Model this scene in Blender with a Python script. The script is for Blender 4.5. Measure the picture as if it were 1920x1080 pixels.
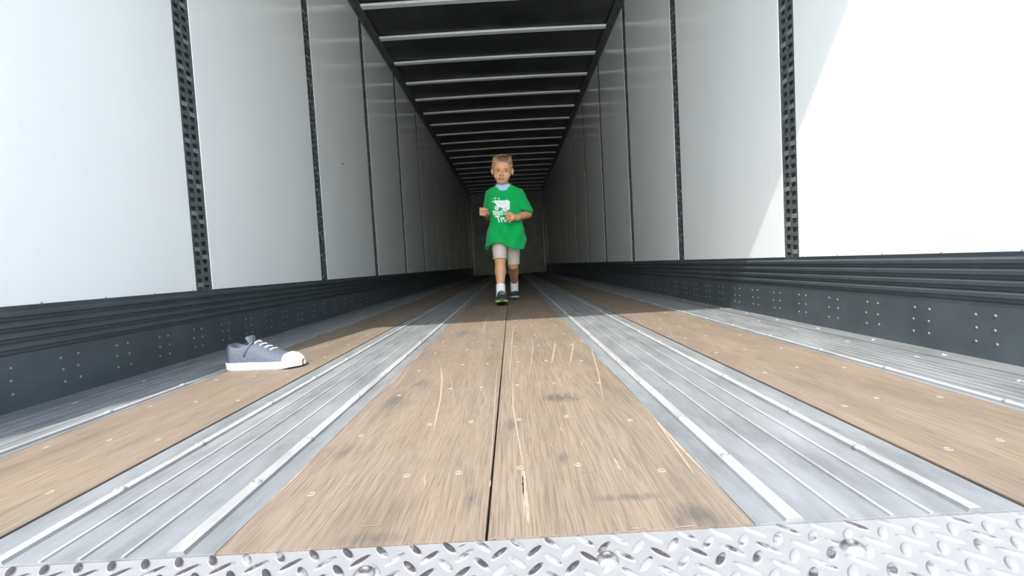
import bpy, bmesh, math, random
import numpy as np
from mathutils import Vector, Matrix
from mathutils.bvhtree import BVHTree

random.seed(7); rng = np.random.default_rng(7)
for o in list(bpy.data.objects): bpy.data.objects.remove(o, do_unlink=True)
scn = bpy.context.scene
COL = scn.collection

# ------------------------------------------------------------------ camera (world: x across, y into the trailer, z up, floor z = 0)
F_PX = 880.0
YAW, PITCH, ROLL = -0.00126608, -0.05027439, -0.05591825
CAM = np.array([0.05999696, 0.0, 0.31613646])
_fw = np.array([math.sin(YAW)*math.cos(PITCH), math.cos(YAW)*math.cos(PITCH), math.sin(PITCH)])
_r0 = np.array([math.cos(YAW), -math.sin(YAW), 0.0]); _u0 = np.cross(_r0, _fw)
_rt = math.cos(ROLL)*_r0 + math.sin(ROLL)*_u0
_up = -math.sin(ROLL)*_r0 + math.cos(ROLL)*_u0
cam_d = bpy.data.cameras.new('camera'); cam = bpy.data.objects.new('camera', cam_d); COL.objects.link(cam)
cam_d.sensor_fit = 'HORIZONTAL'; cam_d.sensor_width = 36.0; cam_d.lens = F_PX/1920*36.0
cam_d.clip_start = 0.02; cam_d.clip_end = 500
M3 = Matrix((( _rt[0], _up[0], -_fw[0]), (_rt[1], _up[1], -_fw[1]), (_rt[2], _up[2], -_fw[2])))
cam.matrix_world = Matrix.Translation(Vector(CAM)) @ M3.to_4x4()
scn.camera = cam

# ------------------------------------------------------------------ sky, sun, exposure
SUN = Vector((0.161, 0.846, -1.0)).normalized()          # the way the sunlight travels
world = bpy.data.worlds.new('world'); scn.world = world; world.use_nodes = True
wn = world.node_tree; bg = wn.nodes['Background']
sky = wn.nodes.new('ShaderNodeTexSky'); sky.sky_type = 'NISHITA'; sky.sun_disc = False
sky.sun_elevation = math.asin(-SUN.z); sky.sun_rotation = math.pi + math.atan2(SUN.x, SUN.y)
sky.air_density = 1.0; sky.dust_density = 2.0; sky.ozone_density = 1.0
wn.links.new(sky.outputs[0], bg.inputs[0]); bg.inputs[1].default_value = 0.42
sun_d = bpy.data.lights.new('sun_offscreen', 'SUN'); sun = bpy.data.objects.new('sun_offscreen', sun_d); COL.objects.link(sun)
sun_d.energy = 4.4; sun_d.angle = math.radians(0.53); sun_d.color = (1.0, 0.965, 0.91)
sun.rotation_euler = SUN.to_track_quat('-Z', 'Y').to_euler(); sun.location = (-1, -6, 8)
vs = scn.view_settings
vs.view_transform = 'Standard'; vs.look = 'None'; vs.gamma = 1.0; vs.use_curve_mapping = False
vs.exposure = 0.80

# ------------------------------------------------------------------ helpers
def ray(u, v): return (u-960)/F_PX*_rt - (v-540)/F_PX*_up + _fw
def px(u, v, y):                      # pixel at a known depth
    d = ray(u, v); return CAM + d*(y/d[1])
def fl(u, v, z=0.0):                  # pixel on the floor
    d = ray(u, v); return CAM + d*((z-CAM[2])/d[2])

def link_mesh(name, verts, faces, mat=None, parent=None, smooth=False, fmat=None):
    me = bpy.data.meshes.new(name); me.from_pydata([tuple(map(float, p)) for p in verts], [], [tuple(map(int, f)) for f in faces]); me.update()
    for m in (mat if isinstance(mat, (list, tuple)) else [mat]):
        if m: me.materials.append(m)
    if fmat is not None: me.polygons.foreach_set('material_index', list(fmat))
    if smooth: me.polygons.foreach_set('use_smooth', [True]*len(me.polygons))
    o = bpy.data.objects.new(name, me); COL.objects.link(o)
    if parent: o.parent = parent
    return o
def copy_of(o, loc, parent, rotz=0.0):
    c = o.copy(); COL.objects.link(c); c.parent = parent; c.location = loc; c.rotation_euler = (0, 0, rotz); return c
def tag(o, label=None, cat=None, group=None, kind=None):
    for k, v in (('label', label), ('category', cat), ('group', group), ('kind', kind)):
        if v: o[k] = v
    return o
class MB:
    def __init__(s): s.v = []; s.f = []; s.m = []
    def add(s, vs, fs, m=0):
        n = len(s.v); s.v += [tuple(p) for p in vs]; s.f += [tuple(i+n for i in f) for f in fs]; s.m += [m]*len(fs)
    def box(s, x0, x1, y0, y1, z0, z1, m=0):
        s.add([(x0,y0,z0),(x1,y0,z0),(x1,y1,z0),(x0,y1,z0),(x0,y0,z1),(x1,y0,z1),(x1,y1,z1),(x0,y1,z1)],
              [(0,3,2,1),(4,5,6,7),(0,1,5,4),(1,2,6,5),(2,3,7,6),(3,0,4,7)], m)
    def cbox(s, x0, x1, y0, y1, z0, z1, b, m=0):        # box chamfered on every edge
        vs = []
        for (sx, sy, sz) in [(a,c,d) for a in (0,1) for c in (0,1) for d in (0,1)]:
            X = (x0,x1)[sx]; Y = (y0,y1)[sy]; Z = (z0,z1)[sz]; ix = b*(1-2*sx); iy = b*(1-2*sy); iz = b*(1-2*sz)
            vs += [(X, Y+iy, Z+iz), (X+ix, Y, Z+iz), (X+ix, Y+iy, Z)]
        bm = bmesh.new(); bv = [bm.verts.new(p) for p in vs]; r = bmesh.ops.convex_hull(bm, input=bv)
        bmesh.ops.dissolve_limit(bm, angle_limit=0.01, verts=bm.verts, edges=bm.edges); bm.verts.index_update()
        s.add([v.co[:] for v in bm.verts], [[v.index for v in f.verts] for f in bm.faces], m); bm.free()
    def prof(s, pts, y0, y1, mats=None, cap=True):       # profile of (x, z) points extruded along y
        n = len(pts); vs = [(x, y0, z) for x, z in pts] + [(x, y1, z) for x, z in pts]
        b = len(s.v); s.v += vs
        for i in range(n):
            j = (i+1) % n; s.f.append((b+i, b+j, b+n+j, b+n+i)); s.m.append(mats[i] if mats else 0)
        if cap: s.f += [tuple(b+i for i in reversed(range(n))), tuple(b+n+i for i in range(n))]; s.m += [0, 0]
    def tube(s, pts, rad, n=8, m=0, cap=True):
        pts = [np.array(p, float) for p in pts]; base = len(s.v)
        rads = rad if hasattr(rad, '__len__') else [rad]*len(pts)
        for i, p in enumerate(pts):
            d = pts[min(i+1, len(pts)-1)] - pts[max(i-1, 0)]; d /= np.linalg.norm(d)+1e-12
            a = np.cross(d, (0,0,1) if abs(d[2]) < .9 else (1,0,0)); a /= np.linalg.norm(a); b = np.cross(d, a)
            for k in range(n):
                t = 2*math.pi*k/n; s.v.append(tuple(p + rads[i]*(a*math.cos(t)+b*math.sin(t))))
        for i in range(len(pts)-1):
            for k in range(n):
                q = (k+1) % n; s.f.append((base+i*n+k, base+i*n+q, base+(i+1)*n+q, base+(i+1)*n+k)); s.m.append(m)
        if cap:
            s.f += [tuple(base+k for k in reversed(range(n))), tuple(base+(len(pts)-1)*n+k for k in range(n))]; s.m += [m, m]
    def lathe(s, prof, n=16, m=0, loc=(0,0,0)):          # (r, z) profile round z
        base = len(s.v)
        for r, z in prof:
            for k in range(n):
                t = 2*math.pi*k/n; s.v.append((loc[0]+r*math.cos(t), loc[1]+r*math.sin(t), loc[2]+z))
        for i in range(len(prof)-1):
            for k in range(n):
                q = (k+1) % n; s.f.append((base+i*n+k, base+i*n+q, base+(i+1)*n+q, base+(i+1)*n+k)); s.m.append(m if not hasattr(m, '__len__') else m[i])
        s.f.append(tuple(base+(len(prof)-1)*n+k for k in range(n))); s.m.append(m if not hasattr(m, '__len__') else m[-1])
    def dome(s, c, nrm, r, h, n=6, m=0):                 # small rivet head
        c = np.array(c, float); nrm = np.array(nrm, float); a = np.cross(nrm, (0.3,0.5,0.8)); a /= np.linalg.norm(a); b = np.cross(nrm, a)
        base = len(s.v)
        for rr, hh in ((r, 0), (r*.7, h*.75)):
            for k in range(n):
                t = 2*math.pi*k/n; s.v.append(tuple(c + rr*(a*math.cos(t)+b*math.sin(t)) + nrm*hh))
        s.v.append(tuple(c+nrm*h))
        for k in range(n):
            q = (k+1) % n; s.f += [(base+k, base+q, base+n+q, base+n+k), (base+n+k, base+n+q, base+2*n)]; s.m += [m, m]
    def build(s, name, mat, parent=None, smooth=False): return link_mesh(name, s.v, s.f, mat, parent, smooth, s.m)

# ------------------------------------------------------------------ materials
def new_mat(name):
    m = bpy.data.materials.new(name); m.use_nodes = True; nt = m.node_tree; return m, nt, nt.nodes['Principled BSDF']
class NT:
    def __init__(s, nt): s.nt = nt
    def n(s, t, **k):
        x = s.nt.nodes.new(t)
        for a, b in k.items(): setattr(x, a, b)
        return x
    def l(s, a, b): s.nt.links.new(a, b)
    def math(s, op, a, b=None, c=None, clamp=False):
        x = s.n('ShaderNodeMath', operation=op, use_clamp=clamp)
        for i, q in enumerate((a, b, c)):
            if q is None: continue
            if isinstance(q, (int, float)): x.inputs[i].default_value = q
            else: s.l(q, x.inputs[i])
        return x.outputs[0]
    def vmul(s, v, k):
        x = s.n('ShaderNodeVectorMath', operation='MULTIPLY'); s.l(v, x.inputs[0]); x.inputs[1].default_value = k; return x.outputs[0]
    def noise(s, v, scale, detail=4, rough=.55, dist=0):
        x = s.n('ShaderNodeTexNoise'); s.l(v, x.inputs['Vector']); x.inputs['Scale'].default_value = scale
        x.inputs['Detail'].default_value = detail; x.inputs['Roughness'].default_value = rough; x.inputs['Distortion'].default_value = dist
        return x.outputs[0]
    def ramp(s, f, stops):
        x = s.n('ShaderNodeValToRGB'); s.l(f, x.inputs[0]); e = x.color_ramp.elements
        while len(e) < len(stops): e.new(0.5)
        for i, (p, c) in enumerate(stops):
            e[i].position = p; e[i].color = (c, c, c, 1) if isinstance(c, (int, float)) else (*c, 1)
        return x.outputs[0]
    def mix(s, f, a, b, mode='MIX'):
        x = s.n('ShaderNodeMix', data_type='RGBA', blend_type=mode)
        for i, q in ((0, f), (6, a), (7, b)):
            if isinstance(q, (int, float)): x.inputs[i].default_value = q
            elif isinstance(q, tuple): x.inputs[i].default_value = (*q, 1)
            else: s.l(q, x.inputs[i])
        return x.outputs[2]
    def bump(s, h, strength, dist, bsdf):
        x = s.n('ShaderNodeBump'); x.inputs['Strength'].default_value = strength; x.inputs['Distance'].default_value = dist
        s.l(h, x.inputs['Height']); s.l(x.outputs[0], bsdf.inputs['Normal'])
    def pos(s): return s.n('ShaderNodeNewGeometry').outputs['Position']

def plain(name, col, rough=.5, metal=0.0, var=0.12, scale=30, bump=0.0, spec=0.5):
    m, nt, b = new_mat(name); N = NT(nt); p = N.n('ShaderNodeTexCoord').outputs['Object']
    f = N.noise(p, scale, 5)
    c0 = tuple(max(0, c*(1-var)) for c in col); c1 = tuple(min(1, c*(1+var)) for c in col)
    N.l(N.ramp(f, [(.3, c0), (.7, c1)]), b.inputs['Base Color'])
    b.inputs['Roughness'].default_value = rough; b.inputs['Metallic'].default_value = metal; b.inputs['Specular IOR Level'].default_value = spec
    if bump: N.bump(f, bump, .002, b)
    return m

def wood_mat():
    m, nt, b = new_mat('worn oak floor'); N = NT(nt); P = N.pos()
    oi = N.n('ShaderNodeObjectInfo').outputs['Random']
    off = N.n('ShaderNodeCombineXYZ'); N.l(N.math('MULTIPLY', oi, 7.3), off.inputs[1]); N.l(N.math('MULTIPLY', oi, 3.1), off.inputs[2])
    ad = N.n('ShaderNodeVectorMath', operation='ADD'); N.l(P, ad.inputs[0]); N.l(off.outputs[0], ad.inputs[1]); Q = ad.outputs[0]
    wob = N.noise(N.vmul(Q, (1.0, .5, 1)), 5, 2)
    sep = N.n('ShaderNodeSeparateXYZ'); N.l(Q, sep.inputs[0])
    cx = N.n('ShaderNodeCombineXYZ'); N.l(N.math('ADD', sep.outputs[0], N.math('MULTIPLY', wob, .016)), cx.inputs[0]); N.l(sep.outputs[1], cx.inputs[1]); N.l(sep.outputs[2], cx.inputs[2])
    G = cx.outputs[0]
    fine = N.noise(N.vmul(G, (1, .022, 1)), 560, 3, .62)          # pores and fibre lines
    mid = N.noise(N.vmul(G, (1, .018, 1)), 150, 4, .65)
    broad = N.noise(N.vmul(G, (1, .14, 1)), 15, 5, .6)
    blot = N.noise(N.vmul(Q, (1, .6, 1)), 4.5, 5, .6)
    spot = N.noise(N.vmul(Q, (1, .5, 1)), 22, 5, .65)
    # lamella strips the boards are glued from
    lam = N.n('ShaderNodeTexWhiteNoise', noise_dimensions='1D'); N.l(N.math('FLOOR', N.math('MULTIPLY', sep.outputs[0], 24.0)), lam.inputs['W'])
    base = N.ramp(broad, [(.2, (0.1108,0.0883,0.0661)), (.45, (0.1638,0.1337,0.1026)), (.62, (0.1947,0.1613,0.1227)), (.85, (0.2215,0.1828,0.1349))])
    base = N.mix(N.math('MULTIPLY', lam.outputs[0], .22), base, (0.1464,0.1245,0.1048))
    base = N.mix(N.ramp(blot, [(.40, 0.0), (.66, .75)]), base, (0.2081,0.1637,0.1105))
    base = N.mix(N.ramp(fine, [(.38, .50), (.55, 0.0)]), base, (0.0712,0.0553,0.0423))
    base = N.mix(N.ramp(mid, [(.28, .42), (.5, 0.0)]), base, (0.0934,0.0738,0.0559))
    base = N.mix(N.ramp(mid, [(.60, 0.0), (.80, .20)]), base, (0.2524,0.2128,0.1650))
    base = N.mix(N.ramp(spot, [(.64, 0.0), (.80, .55)]), base, (0.0973,0.0814,0.0661))
    # grey scuffs and tyre smudges with a shape of their own: (x, y, half width, half length, strength)
    smn = N.noise(N.vmul(Q, (1, .12, 1)), 110, 4, .6)
    smr = N.ramp(N.math('ADD', N.math('MULTIPLY', smn, .55), N.math('MULTIPLY', spot, .45)), [(.40, 0.05), (.60, 1.0)])
    sx = N.n('ShaderNodeSeparateXYZ'); N.l(P, sx.inputs[0])
    for (u, v, wu, wv, k) in SMUDGES:
        c = fl(u, v); hw = abs(fl(u+wu, v)[0]-c[0]); hl = abs(fl(u, v-wv)[1]-c[1])
        dx = N.math('MULTIPLY', N.math('SUBTRACT', sx.outputs[0], float(c[0])), 1/float(hw)); dy = N.math('MULTIPLY', N.math('SUBTRACT', sx.outputs[1], float(c[1])), 1/float(hl))
        r = N.math('SQRT', N.math('ADD', N.math('MULTIPLY', dx, dx), N.math('MULTIPLY', dy, dy)))
        q = N.math('MULTIPLY', N.math('SUBTRACT', 1.0, r, clamp=True), smr)
        base = N.mix(N.math('MULTIPLY', q, k*2.4, clamp=True), base, (0.0839,0.0753,0.0661))
    N.l(base, b.inputs['Base Color']); b.inputs['Roughness'].default_value = .72; b.inputs['Specular IOR Level'].default_value = .25
    h = N.math('ADD', N.math('MULTIPLY', fine, .5), N.math('ADD', N.math('MULTIPLY', mid, .6), N.math('MULTIPLY', spot, .5)))
    N.bump(h, .55, .0022, b)
    return m
SMUDGES = [(1056, 745, 52, 10, .85), (1300, 968, 70, 30, .8), (1180, 932, 95, 9, .55), (690, 1012, 70, 16, .8), (742, 752, 26, 22, .7), (790, 722, 22, 14, .55),
           (1055, 860, 22, 14, .5), (883, 935, 18, 26, .5), (1090, 592, 40, 8, .5), (870, 625, 20, 8, .5), (640, 850, 60, 22, .4), (960, 795, 22, 14, .45)]

def metal_floor(name, c, warm=0.0):
    m, nt, b = new_mat(name); N = NT(nt); P = N.pos()
    f = N.noise(N.vmul(P, (1, .25, 1)), 16, 6, .65); g = N.noise(N.vmul(P, (1, .1, 1)), 150, 3); q = N.noise(P, 5, 4)
    col = N.ramp(f, [(.30, tuple(x*.66 for x in c)), (.5, c), (.72, tuple(min(1, x*1.3) for x in c))])
    col = N.mix(N.ramp(g, [(.55, 0.0), (.75, .35)]), col, tuple(min(1, x*1.35) for x in c))
    col = N.mix(N.ramp(q, [(.5, 0.0), (.75, .4)]), col, (c[0]*.75, c[1]*.78, c[2]*.82))
    N.l(col, b.inputs['Base Color']); b.inputs['Metallic'].default_value = .25; b.inputs['Roughness'].default_value = .55
    N.bump(f, .15, .002, b); return m

def panel_mat():
    m, nt, b = new_mat('white wall liner'); N = NT(nt); P = N.pos()
    f = N.noise(N.vmul(P, (1, 1, .3)), 3.0, 4); s = N.noise(N.vmul(P, (1, .4, .15)), 40, 4, .6)
    col = N.ramp(f, [(.3, (.86,.885,.85)), (.7, (.90,.92,.885))])
    col = N.mix(N.ramp(s, [(.68, 0.0), (.82, .25)]), col, (.45,.45,.43))
    N.l(col, b.inputs['Base Color']); b.inputs['Roughness'].default_value = .10; b.inputs['Specular IOR Level'].default_value = .5
    N.bump(N.noise(P, 1.6, 2), .012, .02, b); return m

def plate_mat():
    m, nt, b = new_mat('painted tread plate'); N = NT(nt); P = N.pos()
    f = N.noise(P, 60, 5); q = N.noise(P, 14, 3)
    col = N.ramp(f, [(.3, (.215,.222,.222)), (.7, (.240,.246,.245))]); col = N.mix(N.ramp(q, [(.55, 0.0), (.75, .3)]), col, (.19,.203,.215))
    N.l(col, b.inputs['Base Color']); b.inputs['Roughness'].default_value = .42; b.inputs['Metallic'].default_value = .1
    N.bump(f, .05, .001, b); return m
def lug_mat():
    m, nt, b = new_mat('worn tread lug top'); N = NT(nt); P = N.pos()
    f = N.noise(P, 130, 3); x = N.n('ShaderNodeSeparateXYZ'); N.l(P, x.inputs[0])
    q = N.math('ADD', N.noise(P, 26, 2), N.math('MULTIPLY', x.outputs[0], -.30))        # paint lasts longer towards one side
    w = N.ramp(N.math('ADD', N.math('MULTIPLY', q, .75), N.math('MULTIPLY', f, .25)), [(.44, 0.0), (.53, 1.0)])
    dark = N.mix(N.ramp(N.noise(P, 180, 2), [(.5, 0.0), (.75, .6)]), (.04,.037,.042), (.12,.085,.07))
    N.l(N.mix(w, (.222,.233,.238), dark), b.inputs['Base Color']); b.inputs['Roughness'].default_value = .5; return m

MAT = {}
MAT['wood'] = wood_mat()
MAT['raw'] = plain('raw scratched wood', (.245,.20,.155), .8, var=.18, scale=120)
MAT['rail'] = metal_floor('galvanised floor strip', (.190,.202,.206))
MAT['railtop'] = metal_floor('worn bright strip ridge', (.335,.335,.325))
MAT['screw'] = plain('zinc screw head', (.27,.265,.25), .5, .3, .3, 300)
MAT['wscrew'] = plain('dusty wood screw head', (.17,.14,.11), .75, 0, .4, 300)
MAT['rim'] = plain('splintered rim', (.225,.185,.145), .85, 0, .25, 300)
MAT['gap'] = plain('dusty steel under floor', (.15,.135,.12), .85)
MAT['panel'] = panel_mat()
MAT['post'] = plain('dark galvanised post', (.12,.135,.135), .4, .3, .3, 60)
MAT['mark'] = plain('black rubber scuff', (.012,.014,.014), .6)
MAT['scuff'] = plain('dark steel scuff plate', (.082,.099,.106), .38, .3, .15, 9)
MAT['rivet'] = plain('aluminium rivet', (.22,.235,.235), .45, .1, .15, 200)
MAT['roof'] = plain('dull roof sheet', (.085,.092,.085), .34, .55, .35, 2.2)
MAT['bow'] = plain('galvanised roof bow', (.90,.92,.91), .38, 0.0, .06, 20)
MAT['toprail'] = plain('dark top rail', (.135,.142,.137), .42, .3, .2, 12)
MAT['back'] = plain('grey green front wall', (.215,.275,.24), .45, 0, .2, 3)
MAT['plate'] = plate_mat(); MAT['lug'] = lug_mat()
MAT['bolt'] = plain('bright bolt', (.48,.47,.46), .3, .9, .15, 200)
MAT['out'] = plain('white exterior skin', (.75,.76,.76), .5)
MAT['ground'] = plain('pale concrete yard', (.70,.70,.67), .9, 0, .15, .6)

# ------------------------------------------------------------------ the trailer
X0, X1 = -1.2825, 1.2825
Y0, Y1 = 0.395, 16.45          # rear sill edge, front wall
YW = 0.530                     # where the boards begin
ZR, ZROOF = 2.77, 2.838        # lower edge of top rail, roof sheet
ZS = 0.283                     # top of the scuff plate
P1, PS = 3.375, 1.324          # first post in view, post spacing

g = MB(); g.box(-60, 60, -60, 60, -1.30, -1.22)
tag(g.build('ground', MAT['ground']), 'pale concrete yard under and behind the trailer', 'ground', kind='structure')

# floor
mb = MB(); mb.box(X0-.04, X1+.04, Y0, Y1+.05, -.14, -.032)
floor = tag(mb.build('floor', MAT['gap']), 'trailer floor of worn oak boards and grey metal strips', 'floor', kind='structure')
EDGE_L, EDGE_R = -.945, .965
XB = dict(l2=EDGE_L, l1=-.616, l0=-.303, c=.0134, r0=.326, r1=.641, r2=EDGE_R)
def plank(x0, x1):
    m = MB(); b = .0025; y = YW
    m.prof([(x0,-.03),(x1,-.03),(x1,-.0008),(x1-.0006,0),(x0+.0006,0),(x0,-.0008)], y, Y1)
    return m.build('plank', MAT['wood'], floor)
pl_L2 = plank(XB['l2']+.001, XB['l1']-.0085); pl_L = plank(XB['l0']+.0005, XB['c']-.0016); pl_R = plank(XB['c']+.0014, XB['r0']-.0005); pl_R2 = plank(XB['r1']+.0085, XB['r2']-.001)

def rail(x_in, sgn, w, ridges, ribs, gaps=()):
    """pressed metal strip: ridges (start, end), thin ribs, measured from its inner edge"""
    ev = [(0, -.03), (0, 0.0)]; mats = [0]; cur = 0
    items = sorted([(a, b, .0045, 'r') for a, b in ridges] + [(a-.0032, a+.0032, .0022, 'b') for a in ribs] + [(a-.004, a+.004, -.012, 'g') for a in gaps])
    pts = [(0, -.03), (0, 0)]; mm = [0]
    for a, b, h, k in items:
        s = .002 if k == 'r' else .0012
        pts += [(a, 0), (a+s, h), (b-s, h), (b, 0)]; mm += [0, 0, 0 if k == 'g' else 1, 0]
    pts += [(w, 0), (w, -.03)]; mm += [0, 0, 0]
    pts = [(x_in+sgn*x, z) for x, z in pts]
    m = MB()
    if sgn < 0: pts = pts[::-1]; mm = (mm[:-1])[::-1] + [0]
    m.prof(pts, YW, Y1, mm); return m.build('metal_strip', [MAT['rail'], MAT['railtop']], floor)
RIDGE = [(.034, .057), (.247, .265)]; RIB = [.108, .159, .205]
st_R = rail(XB['r0'], 1, XB['r1']-XB['r0'], RIDGE, RIB); st_L = rail(XB['l0'], -1, XB['l0']-XB['l1'], RIDGE, RIB)
st_R2 = rail(XB['r2'], 1, X1-XB['r2'], [(.012, .032)], [.06, .085, .11, .135, .16, .185], [.237]); st_L2 = rail(XB['l2'], -1, XB['l2']-X0, [(.012, .03)], [.07, .11, .15, .19, .23], [.262])

# screws: one mesh each kind, copied along the cross members
rows = [.716, .940] + [1.22+.283*k for k in range(8)]
m = MB(); m.lathe([(.0062, .0001), (.0058, .0006), (.0050, .0010), (.0044, .0003), (.0041, .0002), (.0016, .0003), (.0011, .00005)], 12, [1,1,1,2,0,0,2])
ws = m.build('screw', [MAT['wscrew'], MAT['rim'], MAT['wscrew']], pl_L); first = True
def put_screw(proto, x, y, z, par, used=[]):
    if proto.name in used: return copy_of(proto, (x, y, z), par, random.uniform(0, 6))
    used.append(proto.name); proto.location = (x, y, z); proto.parent = par; return proto
for i, y in enumerate(rows):
    for x, dy, par in ((-.246, -.045, pl_L), (-.121, 0, pl_L), (-.037, 0, pl_L), (.062, 0, pl_R), (.151, 0, pl_R), (.269, -.033, pl_R),
                       (.70, -.02, pl_R2), (.80, .01, pl_R2), (.91, -.01, pl_R2), (-.68, 0, pl_L2), (-.79, .01, pl_L2), (-.90, -.01, pl_L2)):
        put_screw(ws, x+random.uniform(-.006, .006), y+dy+random.uniform(-.008, .008), 0, par)
m = MB(); m.lathe([(.0085, -.001), (.0085, .001), (.0068, .0026), (.004, .003), (.0034, .0018), (.001, .0014)], 12)
rs = m.build('screw', MAT['screw'], st_L)
for i, y in enumerate([.71, .886, 1.165, 1.415] + [1.70+.283*k for k in range(18)]):
    for x, z, par in ((.371, .0045, st_R), (.582, .0045, st_R), (-.3475, .0045, st_L), (-.559, .0045, st_L), (.987, .0045, st_R2), (1.155, 0, st_R2), (1.24, 0, st_R2), (-.966, .0045, st_L2), (-1.17, 0, st_L2)):
        put_screw(rs, x+random.uniform(-.002, .002), y+random.uniform(-.01, .01)+(.12 if abs(x) > 1 else 0), z, par)

# scratches and gouges showing raw wood (traced on the boards), each ribbon has ragged edges
SCR = [  # (points, width in px)
 ([(827,688),(829,712),(826,748),(818,785),(813,808)], 4), ([(962,700),(962,762),(968,800),(976,845),(982,878)], 3.2), ([(982,878),(984,920),(989,955),(991,985)], 8), ([(979,880),(981,930),(985,975)], 3),
 ([(1224,780),(1245,810),(1272,848),(1290,873),(1301,890)], 4), ([(1108,650),(1114,672),(1122,700),(1131,752)], 2.6), ([(1076,640),(1073,660),(1068,683)], 3.2), ([(1042,640),(1037,668),(1034,682)], 3.2),
 ([(997,632),(999,655),(996,680),(992,708)], 1.8), ([(963,610),(960,640),(957,680),(955,720)], 1.8), ([(921,584),(912,600),(905,618),(902,627)], 2.0), ([(912,612),(909,622),(907,627)], 1.6), ([(886,618),(876,628),(868,636)], 1.4),
 ([(890,631),(878,637),(859,642)], 1.4), ([(860,632),(900,627),(942,629)], 1.0), ([(1002,644),(1014,645)], 1.4), ([(1018,678),(1030,680),(1040,677)], 1.4), ([(1074,636),(1086,638)], 1.2), ([(1024,642),(1036,653)], 1.4),
 ([(860,855),(890,853)], 1.6), ([(640,910),(678,908)], 1.8), ([(676,988),(722,985)], 1.8), ([(1121,815),(1156,814)], 2), ([(1146,839),(1166,838)], 1.4), ([(1076,902),(1110,901)], 1.8), ([(1030,717),(1045,718)], 2), ([(1120,718),(1134,719)], 2),
 ([(975,815),(988,817),(1006,826),(1030,833),(1046,846)], 1.6), ([(797,888),(796,900),(798,912)], 3.0), ([(1152,860),(1158,872),(1163,882)], 4.5), ([(1050,800),(1054,810)], 3), ([(1094,826),(1089,836)], 2),
 ([(766,692),(752,712),(740,728)], 1.8), ([(845,706),(850,740),(848,760)], 1.2), ([(793,734),(812,731),(833,733)], 1.3), ([(764,783),(790,780)], 1.4), ([(700,796),(690,812),(682,818)], 2), ([(757,805),(745,815),(738,818)], 1.4),
 ([(830,728),(846,728)], 2), ([(1052,754),(1062,760)], 2.4), ([(1180,746),(1192,752)], 2), ([(1140,712),(1170,728),(1195,748)], 1.0), ([(1092,700),(1110,722),(1132,745)], 1.0), ([(818,655),(840,657),(862,661)], 1.0),
 ([(1004,690),(1008,720),(1018,760)], .9), ([(880,690),(879,740),(872,800)], .9), ([(905,680),(900,735),(893,770)], .9), ([(1040,690),(1066,770),(1100,840)], .9), ([(1075,720),(1120,800),(1165,860)], 1.0), ([(700,870),(650,930),(600,985)], 1.1),
 ([(932,690),(925,800),(918,900)], 1.6), ([(920,901),(918,915)], 3),
 ([(858,1024),(872,1019)], 4), ([(921,1012),(934,1008)], 4), ([(1179,992),(1208,991)], 4), ([(1262,990),(1310,986)], 3)]
SIDE_SCR = [([(690,645),(678,652),(673,660)], 1.6), ([(640,650),(625,660)], 1.2), ([(600,668),(640,655)], 1.0), ([(1185,590),(1200,605),(1212,612)], 1.4), ([(1255,618),(1262,634),(1270,642)], 1.2), ([(1130,572),(1142,580),(1140,590)], 1.2),
            ([(1290,600),(1330,612),(1362,622)], 1.0), ([(1282,632),(1320,648),(1362,660)], 1.0), ([(780,592),(790,585)], 1.2), ([(740,598),(700,610)], 1.0)]
def ribbon(mb, pts, wpx, z=.0007):
    P = [fl(u, v) for u, v in pts]; W = []
    for (u, v) in pts: W.append(abs(fl(u+wpx/2, v)[0]-fl(u, v)[0]))
    L = []; R = []
    for i in range(len(P)-1):
        n = max(2, int(np.linalg.norm(P[i+1]-P[i])/.006)); d = P[i+1]-P[i]; d = d/np.linalg.norm(d)*1.0; nn = np.array([d[1], -d[0], 0])
        for k in range(n if i < len(P)-2 else n+1):
            t = k/n; q = P[i]+(P[i+1]-P[i])*t; w = W[i]+(W[i+1]-W[i])*t
            e = (i+t)/(len(P)-1); w *= min(1, .25+4*min(e, 1-e)+.0) * random.uniform(.8, 1.15)
            L.append(q+nn*w*random.uniform(.9, 1.1)); R.append(q-nn*w)
    vs = [(p[0], p[1], z) for p in L+R]; n = len(L)
    mb.add(vs, [(i, i+1, n+i+1, n+i) for i in range(n-1)])
mbl, mbr, mbl2, mbr2 = MB(), MB(), MB(), MB()
for pts, w in SCR:
    x = fl(*pts[0])[0]; ribbon(mbl if x < XB['c'] else mbr, pts, w)
for pts, w in SIDE_SCR: ribbon(mbl2 if fl(*pts[0])[0] < 0 else mbr2, pts, w)
for i in range(60):                                    # fine fibre scratches scattered over the boards
    y = YW+.05+random.random()**1.5*4.5; x = random.uniform(-.29, .315)
    if abs(x-.0134) < .012: continue
    a = random.gauss(0, .05); Ln = random.uniform(.02, .16); w = random.uniform(.0002, .0006)
    q0 = np.array([x, y]); n = 6; d = np.array([math.sin(a), math.cos(a)]); nn = np.array([d[1], -d[0]])
    if random.random() < .2: d, nn = nn, d; Ln *= .35
    L = []; R = []
    for k in range(n+1):
        q = q0+d*Ln*k/n + nn*.0012*math.sin(k*.8+i); ww = w*math.sin(math.pi*(k+.3)/(n+.6)); L.append(q+nn*ww); R.append(q-nn*ww)
    if min(p[0] for p in L+R) < -.30 or max(p[0] for p in L+R) > .323: continue
    (mbl if x < XB['c'] else mbr).add([(p[0], p[1], .0006) for p in L+R], [(k, k+1, n+2+k, n+1+k) for k in range(n)])
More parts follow.
